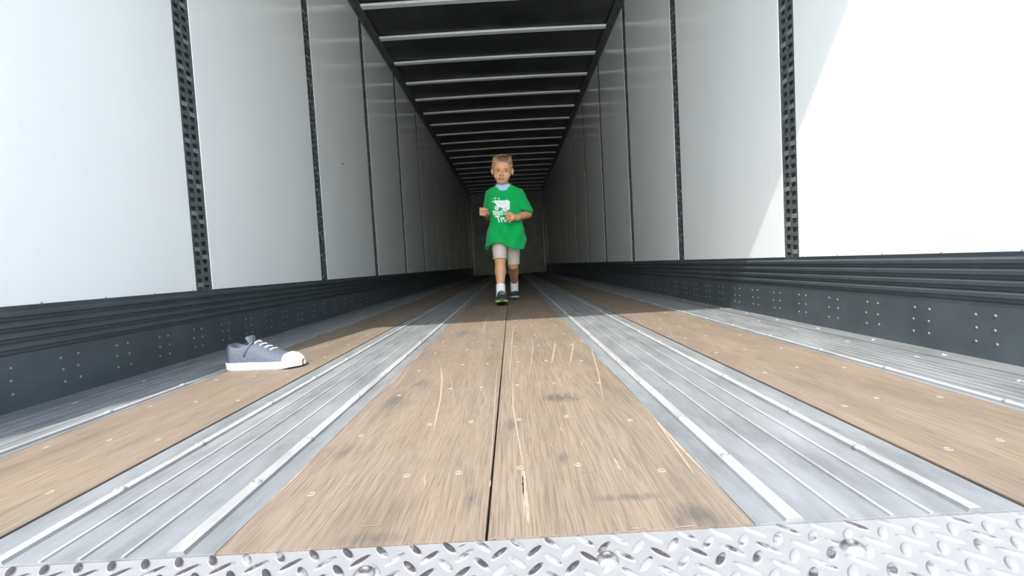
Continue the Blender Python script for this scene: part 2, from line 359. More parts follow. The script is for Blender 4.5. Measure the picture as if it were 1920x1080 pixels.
for xe, t in ((XB['l0'], 1), (XB['r0'], -1)):           # bruised raw edges beside the strips
    y = .6
    while y < 6:
        Ln = random.uniform(.08, .5); w = random.uniform(.002, .007)*t; n = 8
        L = [(xe+t*.0012, y+Ln*k/n) for k in range(n+1)]; R = [(xe+t*.0012+w*math.sin(math.pi*k/n)*random.uniform(.6, 1.2), y+Ln*k/n) for k in range(n+1)]
        (mbl if t > 0 else mbr).add([(p[0], p[1], .0005) for p in L+R], [(k, k+1, n+2+k, n+1+k) for k in range(n)])
        y += Ln+random.uniform(.02, .4)
for mb_, par in ((mbl, pl_L), (mbr, pl_R), (mbl2, pl_L2), (mbr2, pl_R2)):
    tag(mb_.build('scratches', MAT['raw'], par), 'pale raw wood scratches', kind='stuff')

# rear sill: painted tread plate with lugs and bolts
mb = MB(); mb.prof([(X0, -.14), (X1, -.14), (X1, -.002), (X0, -.002)], Y0, YW-.0015)
sill = tag(mb.build('trim_1', MAT['plate']), 'grey painted tread plate sill with raised diagonal lugs', 'sill', kind='structure')
def lug_geo(sgn):
    a = math.radians(52)*sgn; ca, sa = math.cos(a), math.sin(a); Lh, Wh = .0132, .0040; vs = []; n = 14
    for (k, z) in ((1.22, 0.0), (.95, .0014), (.80, .0018)):
        for i in range(n):
            t = 2*math.pi*i/n; c = math.cos(t); s = math.sin(t)
            x = Lh*c*(k if k < 1 else 1.12); y = Wh*s*k*(1 if abs(c) < .95 else .6)
            vs.append((x*ca-y*sa, x*sa+y*ca, z))
    fs = []; mm = []
    for r in range(2):
        for i in range(n): j = (i+1) % n; fs.append((r*n+i, r*n+j, (r+1)*n+j, (r+1)*n+i)); mm.append(0 if r == 0 else 1)
    fs.append(tuple(2*n+i for i in range(n))); mm.append(1); return vs, fs, mm
lugs = {}; rest = MB(); PX, PY = .0385, .0152
for r in range(9):
    y = YW-.012-r*PY; sg = -1 if r % 2 == 0 else 1
    for i in range(-36, 36):
        x = .010+i*PX + (0 if r % 2 == 0 else PX/2)
        if abs(x) > 1.25: continue
        vs_, fs_, mm_ = lug_geo(sg)
        if abs(x-.04) < .60 and r < 6:
            if sg not in lugs:
                o = link_mesh('tread_lug', vs_, fs_, [MAT['plate'], MAT['lug']], sill, True, mm_); o.location = (x, y, -.002); lugs[sg] = o
            else: copy_of(lugs[sg], (x, y, -.002), sill)
        else:
            b0 = len(rest.v); rest.v += [(p[0]+x, p[1]+y, p[2]-.002) for p in vs_]; rest.f += [tuple(i_+b0 for i_ in f) for f in fs_]; rest.m += mm_
tag(rest.build('tread_lugs', [MAT['plate'], MAT['lug']], sill, True), 'further raised lugs', kind='stuff')
m = MB(); m.lathe([(.0125, 0), (.0122, .0012), (.0095, .0048), (.0062, .0068), (.0048, .0070), (.0040, .0055), (.001, .0052)], 20)
bo = m.build('bolt', MAT['bolt'], sill, True); bo.location = (.1445, .4815, -.002)
for x in (-.113, .145+.2575, -.37, -.628, .66, -.885, .917, -1.143, 1.175): copy_of(bo, (x, .4790, -.002), sill)

# side walls
def side(sgn):
    nm = 'wall_left' if sgn < 0 else 'wall_right'; xi = sgn*X1       # inner face of the liner
    mb = MB(); mb.box(*sorted((xi+sgn*.035, xi+sgn*.05)), Y0+.1, Y1+.05, -.14, 2.93)
    w = tag(mb.build(nm, MAT['out']), 'white lined trailer side wall on the %s with dark slotted posts' % ('shaded side' if sgn < 0 else 'sunlit side'), 'wall', kind='structure')
    ys = [P1+PS*k for k in range(-2, 10)]; hw = .054
    edges = [YW] + ys + [Y1]
    for a, b in zip(edges[:-1], edges[1:]):
        y0 = a + (hw if a != YW else 0); y1 = b - (hw if b != Y1 else 0)
        m = MB(); m.cbox(*sorted((xi, xi+sgn*.016)), y0, y1, ZS-.004, ZR+.05, .0012); m.build('wall_panel', MAT['panel'], w)
    # slotted logistics post
    m = MB(); xf = sgn*.0028; xb = sgn*.024
    m.box(*sorted((xb, xb+sgn*.004)), -hw-.004, hw+.004, ZS-.005, ZR+.05, 1)
    for yc, hwid in ((-.047, .0075), (0, .0065), (.047, .0075)): m.box(*sorted((xf, xf+sgn*.004)), yc-hwid, yc+hwid, ZS-.005, ZR+.05, 0)
    z = ZS+.01; k = 0
    while z < ZR+.04:
        for j, yc in enumerate((-.023, .023)):
            zz = z + (.0 if j == 0 else .006); m.box(*sorted((xf-sgn*.001, xf+sgn*.004)), yc-.0165, yc+.0165, zz, zz+.019, 0 if (k+j) % 4 else 2)
        z += .0385; k += 1
    proto = None
    for y in ys:
        if proto is None: proto = m.build('logistics_post', [MAT['post'], MAT['post'], MAT['rivet']], w); proto.location = (xi, y, 0)
        else: copy_of(proto, (xi, y, 0), w)
    # scuff plate: flat lower band, ribbed upper band
    pr = [(xi+sgn*.03, 0), (xi-sgn*.002, 0), (xi-sgn*.002, .148)]; z = .152
    for k in range(4):
        pr += [(xi+sgn*.006, z), (xi+sgn*.006, z+.009), (xi-sgn*.006, z+.012), (xi-sgn*.007, z+.022), (xi-sgn*.002, z+.0265)]; z += .029
    pr += [(xi+sgn*.004, z), (xi+sgn*.004, ZS+.008), (xi+sgn*.03, ZS+.008)]
    if sgn > 0: pr = pr[::-1]
    m = MB(); m.prof(pr, YW, Y1); sc = m.build('scuff_plate', MAT['scuff'], w)
    m = MB(); nrm = (-sgn, 0, 0)
    y = .80
    while y < 13:
        for dy in (0, .05):
            for zz in (.045, .081, .117): m.dome((xi-sgn*.002, y+dy+random.uniform(-.004, .004), zz+random.uniform(-.002, .002)), nrm, .0040, .002)
        y += .192
    tag(m.build('rivets', MAT['rivet'], sc), 'small bright rivets', kind='stuff')
    m = MB(); y = .70
    while y < 14: m.dome((xi+sgn*.0045, y, ZS-.002), nrm, .005, .006); y += .212
    y = .75
    while y < 12:
        for zz in (ZR-.02, ZR-.035): m.dome((xi, y+random.uniform(-.01, .01), zz), nrm, .003, .0015)
        y += .052
    tag(m.build('rivets', MAT['rivet'], w), 'small rivets along the liner edges', kind='stuff')
    # top rail
    t = [(xi+sgn*.03, ZR), (xi-sgn*.004, ZR), (xi-sgn*.012, ZR+.012), (xi-sgn*.014, ZR+.022), (xi-sgn*.026, ZR+.026), (xi-sgn*.028, ZR+.034), (xi-sgn*.050, ZR+.038), (xi-sgn*.062, ZR+.040), (xi-sgn*.065, ZR+.050), (xi-sgn*.058, ZR+.054), (xi-sgn*.058, ZROOF+.01), (xi+sgn*.03, ZROOF+.01)]
    if sgn > 0: t = t[::-1]
    m = MB(); m.prof(t, Y0, Y1); m.build('top_rail', MAT['toprail'], w)
    return w
wl, wr = side(-1), side(1)
def onwall(u, v):
    d = ray(u, v); return CAM+d*((X0-CAM[0])/d[0])
for pts, mt in (([(640.6, 305.4), (642.4, 306.6), (644.6, 308.6)], 'mark'), ([(673, 161.5), (676, 164.5), (679, 166.8)], 'bow')):
    m = MB(); P_ = [onwall(*q)+np.array([.0006, 0, 0]) for q in pts]
    m.tube(P_, [.002, .0042, .0015], 6); m.build('scuff_mark', MAT[mt], wl)

# front (far) wall: corner posts, flat liner, rivets
mb = MB(); mb.box(X0-.05, X1+.05, Y1+.02, Y1+.06, -.14, 2.93)
wb = tag(mb.build('wall_back', MAT['out']), 'grey end wall far inside the trailer', 'wall', kind='structure')
m = MB(); m.cbox(X0+.13, X1-.11, Y1-.035, Y1+.02, .03, ZR+.02, .008); m.build('wall_panel', MAT['back'], wb)
for x0, x1 in ((X0, X0+.10), (X1-.085, X1)):
    m = MB(); m.cbox(x0, x1, Y1-.06, Y1+.02, 0, ZR+.06, .01); m.build('corner_post', MAT['scuff'], wb)
m = MB()
for k in range(46):
    for x in (X1-.135, X0+.155): m.dome((x, Y1-.035, .35+k*.05), (0,-1,0), .010, .006)
tag(m.build('rivets', MAT['rivet'], wb), 'rows of rivets near the end wall corners', kind='stuff')
m = MB(); m.box(X0+.10, X1-.085, Y1-.07, Y1+.02, ZR+.03, ZROOF); m.build('header_strip', MAT['scuff'], wb)

# ceiling: roof sheet and bows
m = MB(); m.box(X0-.05, X1+.05, Y0, Y1+.06, ZROOF, ZROOF+.01)
ceil = tag(m.build('ceiling', MAT['roof']), 'dark metal roof sheet crossed by pale roof bows', 'ceiling', kind='structure')
def bow_mesh():
    m = MB(); n = 24; xa = X0+.062; xb = X1-.062; prof = [(-.046, .004), (-.035, .004), (-.029, -.012), (.029, -.012), (.035, .004), (.046, .004)]
    rows_ = []
    for i in range(n+1):
        x = xa+(xb-xa)*i/n; c = 1-(2*i/n-1)**2; zc = ZROOF-.014 + .008*c
        rows_.append([(x, dy, min(zc+dz, ZROOF-.0005)) for dy, dz in prof])
    vs_ = [p for r in rows_ for p in r]; k = len(prof); fs_ = []
    for i in range(n):
        for j in range(k-1): fs_.append((i*k+j, i*k+j+1, (i+1)*k+j+1, (i+1)*k+j))
    fs_ += [tuple(range(k-1, -1, -1)), tuple(n*k+j for j in range(k))]
    return vs_, fs_
bv, bf = bow_mesh(); proto = None; y = 4.57-.632*6
while y < Y1-.1:
    if y > Y0+.2:
        if proto is None: proto = link_mesh('roof_bow', bv, bf, MAT['bow'], ceil); proto.location = (0, y, 0)
        else: copy_of(proto, (0, y, 0), ceil)
    y += .632

# rear door frame: two corner posts and the header that shades the floor
YH = .42
for k, (x0, x1) in enumerate(((X0-.05, -1.17), (1.17, X1+.05))):
    m = MB(); m.cbox(x0, x1, YH-.02, YH+.10, -.14, 2.93, .006)
    tag(m.build('trim_%d' % (2+k), MAT['out']), 'white rear door post at the %s side of the opening' % ('shaded' if k == 0 else 'sunlit'), 'door post', kind='structure')
m = MB(); m.cbox(-1.17, 1.17, YH-.02, YH+.10, 2.66, 2.93, .006); tag(m.build('trim_4', MAT['out']), 'white rear door header above the opening', 'door header', kind='structure')

# ------------------------------------------------------------------ the running boy
class SDF:
    """distance field on a grid; primitives are joined smoothly, then meshed"""
    def __init__(s, lo, hi, h):
        s.lo = np.array(lo, float); s.h = h; s.n = np.ceil((np.array(hi)-s.lo)/h).astype(int)+1; s.F = np.full(s.n, .06, np.float32)
    def win(s, lo, hi):
        a = np.clip(np.floor((np.array(lo)-s.lo)/s.h).astype(int), 0, s.n); b = np.clip(np.ceil((np.array(hi)-s.lo)/s.h).astype(int)+1, 0, s.n)
        sl = tuple(slice(i, j) for i, j in zip(a, b)); ax = [s.lo[i]+s.h*np.arange(a[i], b[i]) for i in range(3)]
        return sl, np.meshgrid(*ax, indexing='ij')
    def put(s, lo, hi, fn, k=.01, op='u'):
        sl, G = s.win(np.array(lo)-.03-k, np.array(hi)+.03+k)
        if min(G[0].shape) == 0: return
        d = fn(*G).astype(np.float32); f = s.F[sl]
        if op == 'u':
            hh = np.clip(.5+.5*(d-f)/k, 0, 1); s.F[sl] = d*(1-hh)+f*hh-k*hh*(1-hh)
        elif op == 'sub':
            d = -d; hh = np.clip(.5-.5*(d-f)/k, 0, 1); s.F[sl] = d*(1-hh)+f*hh+k*hh*(1-hh)
    def cone(s, a, b, ra, rb, k=.01, op='u'):
        a = np.array(a, float); b = np.array(b, float); R = max(ra, rb)
        def fn(X, Y, Z):
            d = b-a; t = np.clip(((X-a[0])*d[0]+(Y-a[1])*d[1]+(Z-a[2])*d[2])/(d@d+1e-12), 0, 1)
            return np.sqrt((X-a[0]-t*d[0])**2+(Y-a[1]-t*d[1])**2+(Z-a[2]-t*d[2])**2)-(ra+(rb-ra)*t)
        s.put(np.minimum(a, b)-R, np.maximum(a, b)+R, fn, k, op)
    def ell(s, c, r, k=.01, op='u', rot=None):
        c = np.array(c, float); r = np.array(r, float); R = max(r); Mr = np.array(rot.to_matrix()).T if rot is not None else np.eye(3)
        def fn(X, Y, Z):
            q = [Mr[i,0]*(X-c[0])+Mr[i,1]*(Y-c[1])+Mr[i,2]*(Z-c[2]) for i in range(3)]
            k0 = np.sqrt(sum((q[i]/r[i])**2 for i in range(3))); k1 = np.sqrt(sum((q[i]/r[i]**2)**2 for i in range(3)))+1e-9
            return k0*(k0-1)/k1
        s.put(c-R, c+R, fn, k, op)
    def mesh(s):
        F = s.F; I = F < 0; n = F.shape
        cnt = np.zeros([m-1 for m in n], np.int8); pos = np.zeros([m-1 for m in n]+[3], np.float32); num = np.zeros([m-1 for m in n], np.float32)
        for dx in (0,1):
            for dy in (0,1):
                for dz in (0,1): cnt += I[dx:n[0]-1+dx, dy:n[1]-1+dy, dz:n[2]-1+dz]
        act = np.argwhere((cnt > 0) & (cnt < 8)); idx = -np.ones([m-1 for m in n], np.int64); idx[tuple(act.T)] = np.arange(len(act))
        P = np.zeros((len(act), 3)); C = np.zeros(len(act)); i, j, k = act.T
        corners = [(a,b,c) for a in (0,1) for b in (0,1) for c in (0,1)]
        for p in corners:
            for ax in range(3):
                if p[ax]: continue
                q = list(p); q[ax] = 1
                fa = F[i+p[0], j+p[1], k+p[2]]; fb = F[i+q[0], j+q[1], k+q[2]]; m = (fa < 0) != (fb < 0)
                t = np.where(m, fa/(fa-fb+1e-20), 0)
                for d in range(3): P[:, d] += np.where(m, p[d]+(t if d == ax else 0), 0)
                C += m
        P = s.lo+s.h*(act+P/C[:, None]); faces = []
        for ax in range(3):
            sl0 = [slice(1, m-1) for m in n]; sl1 = [slice(1, m-1) for m in n]; sl0[ax] = slice(0, n[ax]-1); sl1[ax] = slice(1, n[ax])
            a = I[tuple(sl0)]; b = I[tuple(sl1)]; e = np.argwhere(a != b); off = np.array([1,1,1]); off[ax] = 0; g_ = e+off
            fl_ = a[tuple(e.T)]; u_, v_ = [(1,2),(2,0),(0,1)][ax]
            def cell(du, dv):
                q = g_.copy(); q[:, u_] -= du; q[:, v_] -= dv; return idx[tuple(q.T)]
            quad = np.stack([cell(1,1), cell(0,1), cell(0,0), cell(1,0)], 1); quad[~fl_] = quad[~fl_][:, ::-1]; faces.append(quad)
        return P, np.concatenate(faces)
def skin_mat():
    m, nt, b = new_mat('boy skin'); N = NT(nt); P = N.pos(); f = N.noise(P, 45, 4); g_ = N.noise(P, 12, 2)
    c = N.ramp(f, [(.3, (.59,.305,.155)), (.7, (.68,.370,.192))]); c = N.mix(N.ramp(g_, [(.45, 0.0), (.7, .35)]), c, (.66,.30,.16))
    N.l(c, b.inputs['Base Color']); b.inputs['Roughness'].default_value = .5; b.inputs['Subsurface Weight'].default_value = .12; b.inputs['Subsurface Radius'].default_value = (.008,.003,.002); return m
def cloth(name, col, scale=700, var=.1):
    m, nt, b = new_mat(name); N = NT(nt); P = N.pos(); f = N.noise(P, 25, 4); g_ = N.noise(P, scale, 2)
    N.l(N.ramp(f, [(.3, tuple(c*(1-var) for c in col)), (.7, tuple(min(1, c*(1+var)) for c in col))]), b.inputs['Base Color'])
    b.inputs['Roughness'].default_value = .9; b.inputs['Specular IOR Level'].default_value = .15; b.inputs['Sheen Weight'].default_value = .15; N.bump(g_, .25, .001, b); return m
def hair_mat():
    m, nt, b = new_mat('short blond hair'); N = NT(nt); P = N.pos(); f = N.noise(N.vmul(P, (1,1,.3)), 160, 3); g_ = N.noise(P, 28, 3)
    c = N.ramp(f, [(.3, (.25,.15,.07)), (.55, (.50,.33,.165)), (.8, (.68,.50,.28))])
    q = Vector(px(943.5, 296, 3.73)); d = N.n('ShaderNodeVectorMath', operation='DISTANCE'); N.l(P, d.inputs[0]); d.inputs[1].default_value = q      # brown quiff at the front
    c = N.mix(N.math('MULTIPLY', N.ramp(d.outputs['Value'], [(.034, 1.0), (.070, 0.0)]), N.ramp(g_, [(.35, 1.0), (.70, .65)])), c, (.075,.032,.016))
    N.l(c, b.inputs['Base Color']); b.inputs['Roughness'].default_value = .55; return m
MAT['skin'] = skin_mat(); MAT['green'] = cloth('green cotton', (.003,.37,.085), var=.06); MAT['khaki'] = cloth('beige cotton', (.60,.545,.47)); MAT['sock'] = cloth('white ribbed cotton', (.78,.79,.84), 300, .05)
MAT['blue'] = cloth('pale blue cotton', (.42,.60,.86)); MAT['print'] = plain('white print', (.80,.86,.82), .8, 0, .06, 200); MAT['printgrey'] = plain('grey green print line', (.28,.50,.38), .8)
MAT['hair'] = hair_mat(); MAT['shoe'] = plain('black shoe fabric', (.018,.026,.026), .6, 0, .5, 120); MAT['shoegrey'] = plain('grey shoe trim', (.22,.27,.27), .5, 0, .3, 90)
MAT['lime'] = plain('lime rubber', (.30,.40,.05), .5, 0, .2, 80); MAT['soledark'] = plain('dark rubber sole', (.05,.055,.05), .7); MAT['solepale'] = plain('pale grey rubber', (.42,.43,.38), .6)
MAT['eyewhite'] = plain('eye white', (.62,.57,.54), .3, 0, .03); MAT['iris'] = plain('dark iris', (.035,.02,.012), .15); MAT['lip'] = plain('lip', (.56,.26,.20), .45); MAT['mouth'] = plain('mouth inside', (.10,.02,.02), .5)
MAT['tooth'] = plain('tooth', (.75,.72,.66), .25, 0, .03); MAT['brow'] = plain('eyebrow hair', (.28,.155,.085), .8); MAT['band'] = plain('dark wrist band', (.03,.03,.025), .6)

boy = bpy.data.objects.new('person', None); COL.objects.link(boy); boy.location = (0, 3.85, 0); bpy.context.view_layer.update()
tag(boy, 'boy in a green t-shirt and beige shorts running along the wooden trailer floor', 'person')
BINV = Vector((0, -3.85, 0))
def bpart(name, V, Fc, mat, parent=None, smooth=True, fmat=None):       # world-space vertices -> a child of the boy
    o = link_mesh(name, np.asarray(V, float)-np.array([0, 3.85, 0]), Fc, mat, boy if parent is None else parent, smooth, fmat); return o
YT = 3.87                                                     # depth of the trunk
A = lambda u, v, y: np.array(px(u, v, y))
S = YT/F_PX                                                   # metres per pixel at the trunk

# body: one continuous surface
HY = 3.80
body = SDF((-.36, 3.50, -.01), (.26, 4.46, 1.22), .0032)
hc = A(942, 316, HY+.005)
body.ell(hc, (.0730, .088, .084), .01)                        # skull
body.ell(A(941.3, 330, HY-.022), (.0605, .062, .058), .03)     # cheeks and jaw
body.ell(A(941, 340.5, HY-.043), (.034, .026, .021), .025)      # chin
for u in (931.5, 951.0): body.ell(A(u, 329.5, HY-.058), (.021, .015, .019), .025)
body.cone(A(942, 334, HY+.02), A(943, 356, HY+.045), .044, .050, .02)   # neck
body.ell(A(941.5, 311, HY-.056), (.055, .028, .034), .02)     # brow
NY = HY-.088
body.cone(A(941.3, 319, NY+.008), A(940.6, 327, NY-.008), .0062, .0085, .010); body.ell(A(940.5, 327.8, NY-.006), (.0100, .0085, .0070), .007)
for u in (937.4, 943.8): body.ell(A(u, 328.4, NY+.001), (.0058, .007, .0048), .006)
for u, v in ((934, 320.6), (949, 320.2)): body.ell(A(u, v, NY-.002), (.016, .014, .0085), .010, 'sub')
body.ell(A(940, 335.2, NY-.004), (.021, .010, .0045), .006, 'sub')
for u, s_ in ((923.0, -1), (960.8, 1)):
    r_ = Matrix.Rotation(s_*.5, 3, 'Z').to_quaternion() @ Matrix.Rotation(s_*.12, 3, 'Y').to_quaternion()
    body.ell(A(u, 322.0, HY+.008), (.0075, .018, .027), .006, rot=r_); body.ell(A(u+s_*.6, 322.2, HY-.008), (.005, .010, .017), .005, 'sub', rot=r_)
body.cone(A(943, 362, YT), A(946, 430, YT), .075, .072, .03); body.cone(A(926, 366, YT), A(966, 365, YT), .032, .032, .03)
body.cone(A(938, 438, 3.92), A(960, 438, 3.95), .070, .070, .03)
# legs (front one, then the rear one)
K1 = A(938, 488, 3.835); AN1 = A(938.8, 539, 3.775); body.cone(A(936, 446, 3.93), K1, .058, .0425, .02); body.cone(K1, A(938.3, 510, 3.825), .0425, .0435, .015); body.cone(A(938.3, 510, 3.825), AN1, .043, .029, .015)
K2 = A(962, 497, 4.00); AN2 = A(964.5, 530, 4.30); body.cone(A(961, 446, 3.96), K2, .058, .041, .02); body.cone(K2, A(963, 510, 4.13), .041, .042, .015); body.cone(A(963, 510, 4.13), AN2, .042, .031, .015)
body.cone(AN1, A(939.3, 561, 3.735), .026, .020, .015); body.cone(AN2, A(964.6, 551, 4.285), .027, .020, .015)
# arm on the image's right: elbow tucked in the sleeve, forearm swung across the belly
EL = A(988.5, 401, 3.88); WR = A(969.5, 408, 3.735); body.cone(A(970, 368, YT), EL, .034, .036, .015); body.cone(EL, WR, .037, .0255, .012)
HD = A(961, 407.5, 3.705)
body.ell(HD, (.026, .020, .023), .012); body.cone(WR, HD, .025, .024, .012)
def finger(pts, r0, r1, k=.004):
    for q in range(len(pts)-1):
        n_ = len(pts)-1; body.cone(pts[q], pts[q+1], r0+(r1-r0)*q/n_, r0+(r1-r0)*(q+1)/n_, k)
finger([A(959, 401.5, 3.70), A(952.5, 400.6, 3.685), A(948.6, 402.6, 3.690), A(948.2, 406.0, 3.705)], .0088, .0070)         # index
finger([A(958, 405.2, 3.695), A(951.5, 405.6, 3.672), A(948.4, 408.8, 3.680), A(950.0, 411.6, 3.700)], .0090, .0072)         # middle
finger([A(958, 409.4, 3.695), A(952.8, 410.6, 3.672), A(950.6, 413.4, 3.682), A(953.0, 415.0, 3.702)], .0086, .0068)         # ring
finger([A(959.5, 412.6, 3.70), A(956.0, 414.6, 3.682), A(955.2, 416.6, 3.692), A(957.2, 417.2, 3.706)], .0074, .0060)        # little
finger([A(963, 402.5, 3.715), A(957, 398.8, 3.705), A(951.5, 397.9, 3.712)], .0090, .0068)                                   # thumb along the top
# arm on the image's left: upper arm back, forearm towards us, closed fist
EL2 = A(916.5, 404, 3.98); WR2 = A(911.5, 400, 3.79); body.cone(A(922, 368, YT), EL2, .034, .036, .015); body.cone(EL2, WR2, .037, .027, .012)
FC = A(908.0, 397.0, 3.735); body.cone(WR2, FC, .026, .029, .012); body.ell(FC, (.030, .026, .034), .010)
for q, (dv, r_) in enumerate(((-6.0, .0092), (-1.9, .0094), (2.2, .0090), (5.9, .0078))):
    finger([A(901.0, 396.6+dv*.9, 3.730), A(900.9, 396.8+dv*.95, 3.706), A(905.3, 397.2+dv, 3.698), A(909.4, 397.6+dv*.95, 3.706)], r_, r_*.82, .0035)
finger([A(912.6, 392.5, 3.735), A(911.8, 393.6, 3.706), A(906.8, 394.0, 3.690), A(903.6, 395.8, 3.688)], .0096, .0074, .0035)
V, Q = body.mesh(); bo_ = bpart('body', V, Q, MAT['skin'])

# face pieces
def blob(name, c, r, mat, parent=None, seg=14, rings=9, fm=None):
    vs_, fs_ = [], []
    for i in range(rings+1):
        t = math.pi*i/rings
        for j in range(seg): p = 2*math.pi*j/seg; vs_.append((c[0]+r[0]*math.sin(t)*math.cos(p), c[1]+r[1]*math.cos(t), c[2]+r[2]*math.sin(t)*math.sin(p)))
    for i in range(rings):
        for j in range(seg): q = (j+1) % seg; fs_.append((i*seg+j, (i+1)*seg+j, (i+1)*seg+q, i*seg+q))
    mm = None
    if fm: mm = [fm(sum(vs_[k][0] for k in f)/4-c[0], sum(vs_[k][2] for k in f)/4-c[2]) for f in fs_]
    return bpart(name, vs_, fs_, mat, parent, True, mm)
for u, v in ((934, 320.8), (949, 320.4)):
    blob('eye', A(u, v, NY+.0105), (.0118, .010, .0050), [MAT['eyewhite'], MAT['iris']], None, 18, 12, lambda x, z: 1 if abs(x) < .0056 else 0)
    m = MB(); m.tube([A(u-3.4, v-.1, NY+.006), A(u-1.6, v-1.25, NY-.0005), A(u+1.6, v-1.25, NY-.0005), A(u+3.4, v-.1, NY+.006)], [.0012, .0022, .0022, .0012], 6); bpart('eyelid', m.v, m.f, MAT['skin'])
    m = MB(); m.tube([A(u-3.7, v-3.6, NY+.004), A(u, v-4.1, NY-.0035), A(u+3.7, v-3.6, NY+.004)], [.0015, .0028, .0013], 6); bpart('eyebrow', m.v, m.f, MAT['brow'])
blob('mouth', A(940, 335.3, NY+.0045), (.0205, .008, .0048), MAT['mouth'])
blob('teeth', A(940.3, 334.7, NY+.0022), (.0125, .008, .0026), MAT['tooth'])
for dv, cv in ((-1.55, .5), (1.6, -.6)):
    m = MB(); m.tube([A(934.3, 334.2, NY+.009), A(937.4, 335+dv+cv*.3, NY-.001), A(940.2, 335.1+dv+cv*.1, NY-.004), A(943.2, 334.9+dv+cv*.3, NY-.001), A(946.4, 333.8, NY+.009)], [.0010, .0022, .0026, .0022, .0010], 8); bpart('lip', m.v, m.f, MAT['lip'])

# hair: cap with tufts
hair = SDF((hc[0]-.12, hc[1]-.13, hc[2]-.10), (hc[0]+.12, hc[1]+.13, hc[2]+.15), .003)
hair.ell(A(942, 312.5, HY+.012), (.0800, .091, .080), .01)
hair.cone(A(931, 301.5, HY-.05), A(953, 300.5, HY-.05), .026, .026, .02)
def facecut(X, Y, Z):                                           # bare face: in front and below the hairline
    lim = hc[1]-.012-.030*np.clip((Z-(hc[2]-.01))/.06, 0, 1)*0
    zl = A(942, 304.6, HY-.08)[2]-.55*np.abs(X-hc[0])**1.5
    return np.maximum(Y-(hc[1]-.030), Z-zl)*1.0
hair.put((hc[0]-.12, hc[1]-.13, hc[2]-.1), (hc[0]+.12, hc[1]+.13, hc[2]+.15), facecut, .006, 'sub')
def neckcut(X, Y, Z): return Z-(A(942, 322, HY)[2]-.35*np.clip(Y-hc[1], 0, .2))
hair.put((hc[0]-.12, hc[1]-.13, hc[2]-.1), (hc[0]+.12, hc[1]+.13, hc[2]+.15), neckcut, .008, 'sub')
V, Q = hair.mesh(); ho = bpart('hair', V, Q, MAT['hair'])
m = MB(); cen = hc+np.array([0, .01, -.01])
cand = V[(V[:, 2] > hc[2]-.02)]
for i in range(1500):
    p = cand[rng.integers(len(cand))]; n_ = p-cen; n_ /= np.linalg.norm(n_)
    if p[1] < hc[1]-.045 and n_[2] < .45: continue
    t_ = n_[2]; d = n_*(.42+.25*t_) + np.array([rng.normal(0, .25), rng.normal(0, .25)-.35*(t_ > .6), .75*max(0, t_)+rng.normal(0, .15)-.5*(t_ < .35)])
    d /= np.linalg.norm(d); L_ = rng.uniform(.006, .012)*(.45+1.15*max(0, t_)); r_ = rng.uniform(.0012, .0024)
    q = p+d*L_*.55; e = q+d*L_*.5+np.array([rng.normal(0, .003), rng.normal(0, .003), rng.normal(0, .003)])
    m.tube([p-n_*.003, q, e], [r_, r_*.8, r_*.1], 4, cap=False)
tag(bpart('hair_tufts', m.v, m.f, MAT['hair'], ho), 'short spiky tufts', kind='stuff').location = (0, 0, 0)

# t-shirt
def loft(rings, n_exp=2.8):
    """rings: (v, uL, uR, depth, ry) -> function of x, y, z"""
    zs = np.array([A((a+b)/2, v, y)[2] for v, a, b, y, r in rings]); o_ = np.argsort(zs)
    cx = np.array([(A(a, v, y)[0]+A(b, v, y)[0])/2 for v, a, b, y, r in rings]); rx = np.array([(A(b, v, y)[0]-A(a, v, y)[0])/2 for v, a, b, y, r in rings])
    cy = np.array([y for v, a, b, y, r in rings]); ry = np.array([r for *_, r in rings]); zs, cx, rx, cy, ry = zs[o_], cx[o_], rx[o_], cy[o_], ry[o_]
    def fn(X, Y, Z, grow=0.0):
        CX = np.interp(Z, zs, cx); RX = np.interp(Z, zs, rx)+grow; CY = np.interp(Z, zs, cy); RY = np.interp(Z, zs, ry)+grow
        g_ = (np.abs((X-CX)/RX)**n_exp+np.abs((Y-CY)/RY)**n_exp)**(1/n_exp)
        d = (g_-1)*np.minimum(RX, RY)*.9
        return np.maximum(d, Z-zs[-1])
    return fn, zs
TORSO = [(346, 930, 957, 3.855, .060), (351, 923, 964, 3.865, .070), (356, 918, 971, YT, .080), (364, 914, 977, YT, .092), (380, 913.5, 980, YT, .098), (400, 915, 980.5, YT, .100), (416, 918, 981, 3.875, .103), (430, 915, 983.5, 3.88, .108), (446, 911.5, 984.5, 3.885, .114), (470, 908.5, 985, 3.89, .120)]
tf, tz = loft(TORSO)
def folds(X, Y, Z):
    cx = X-A(946, 420, YT)[0]; w = np.clip((A(946, 400, YT)[2]-Z)/.18, 0, 1)
    f = .0055*np.sin(30*(Z*1.0+cx*.9)+3*np.sin(9*cx))*w + .004*np.sin(55*cx+6*np.sin(7*Z)+Y*9)*np.clip(w*1.3-.2, 0, 1)
    return f + .0018*np.sin(42*Z+25*cx)*(1-w)
shirt = SDF((-.34, 3.68, .40), (.26, 4.10, 1.04), .0036)
tor = lambda X, Y, Z: tf(X, Y, Z)+folds(X, Y, Z)
shirt.put((-.30, 3.70, .38), (.24, 4.06, 1.02), tor, .001)
SA, SB = A(972.5, 364, YT), A(986.0, 398, 3.865); SC, SD = A(920.5, 366, YT), A(916.5, 397, 3.93)
dR = (SB-SA)/np.linalg.norm(SB-SA); dL = (SD-SC)/np.linalg.norm(SD-SC)
shirt.cone(SA, SB+dR*.06, .046, .066, .03); shirt.cone(SC, SD+dL*.06, .046, .056, .03)
hx = [910, 918, 924, 936, 944, 952, 962, 972, 984]; hv = [461, 461.5, 456.5, 454.5, 457, 463, 466.5, 467, 467]
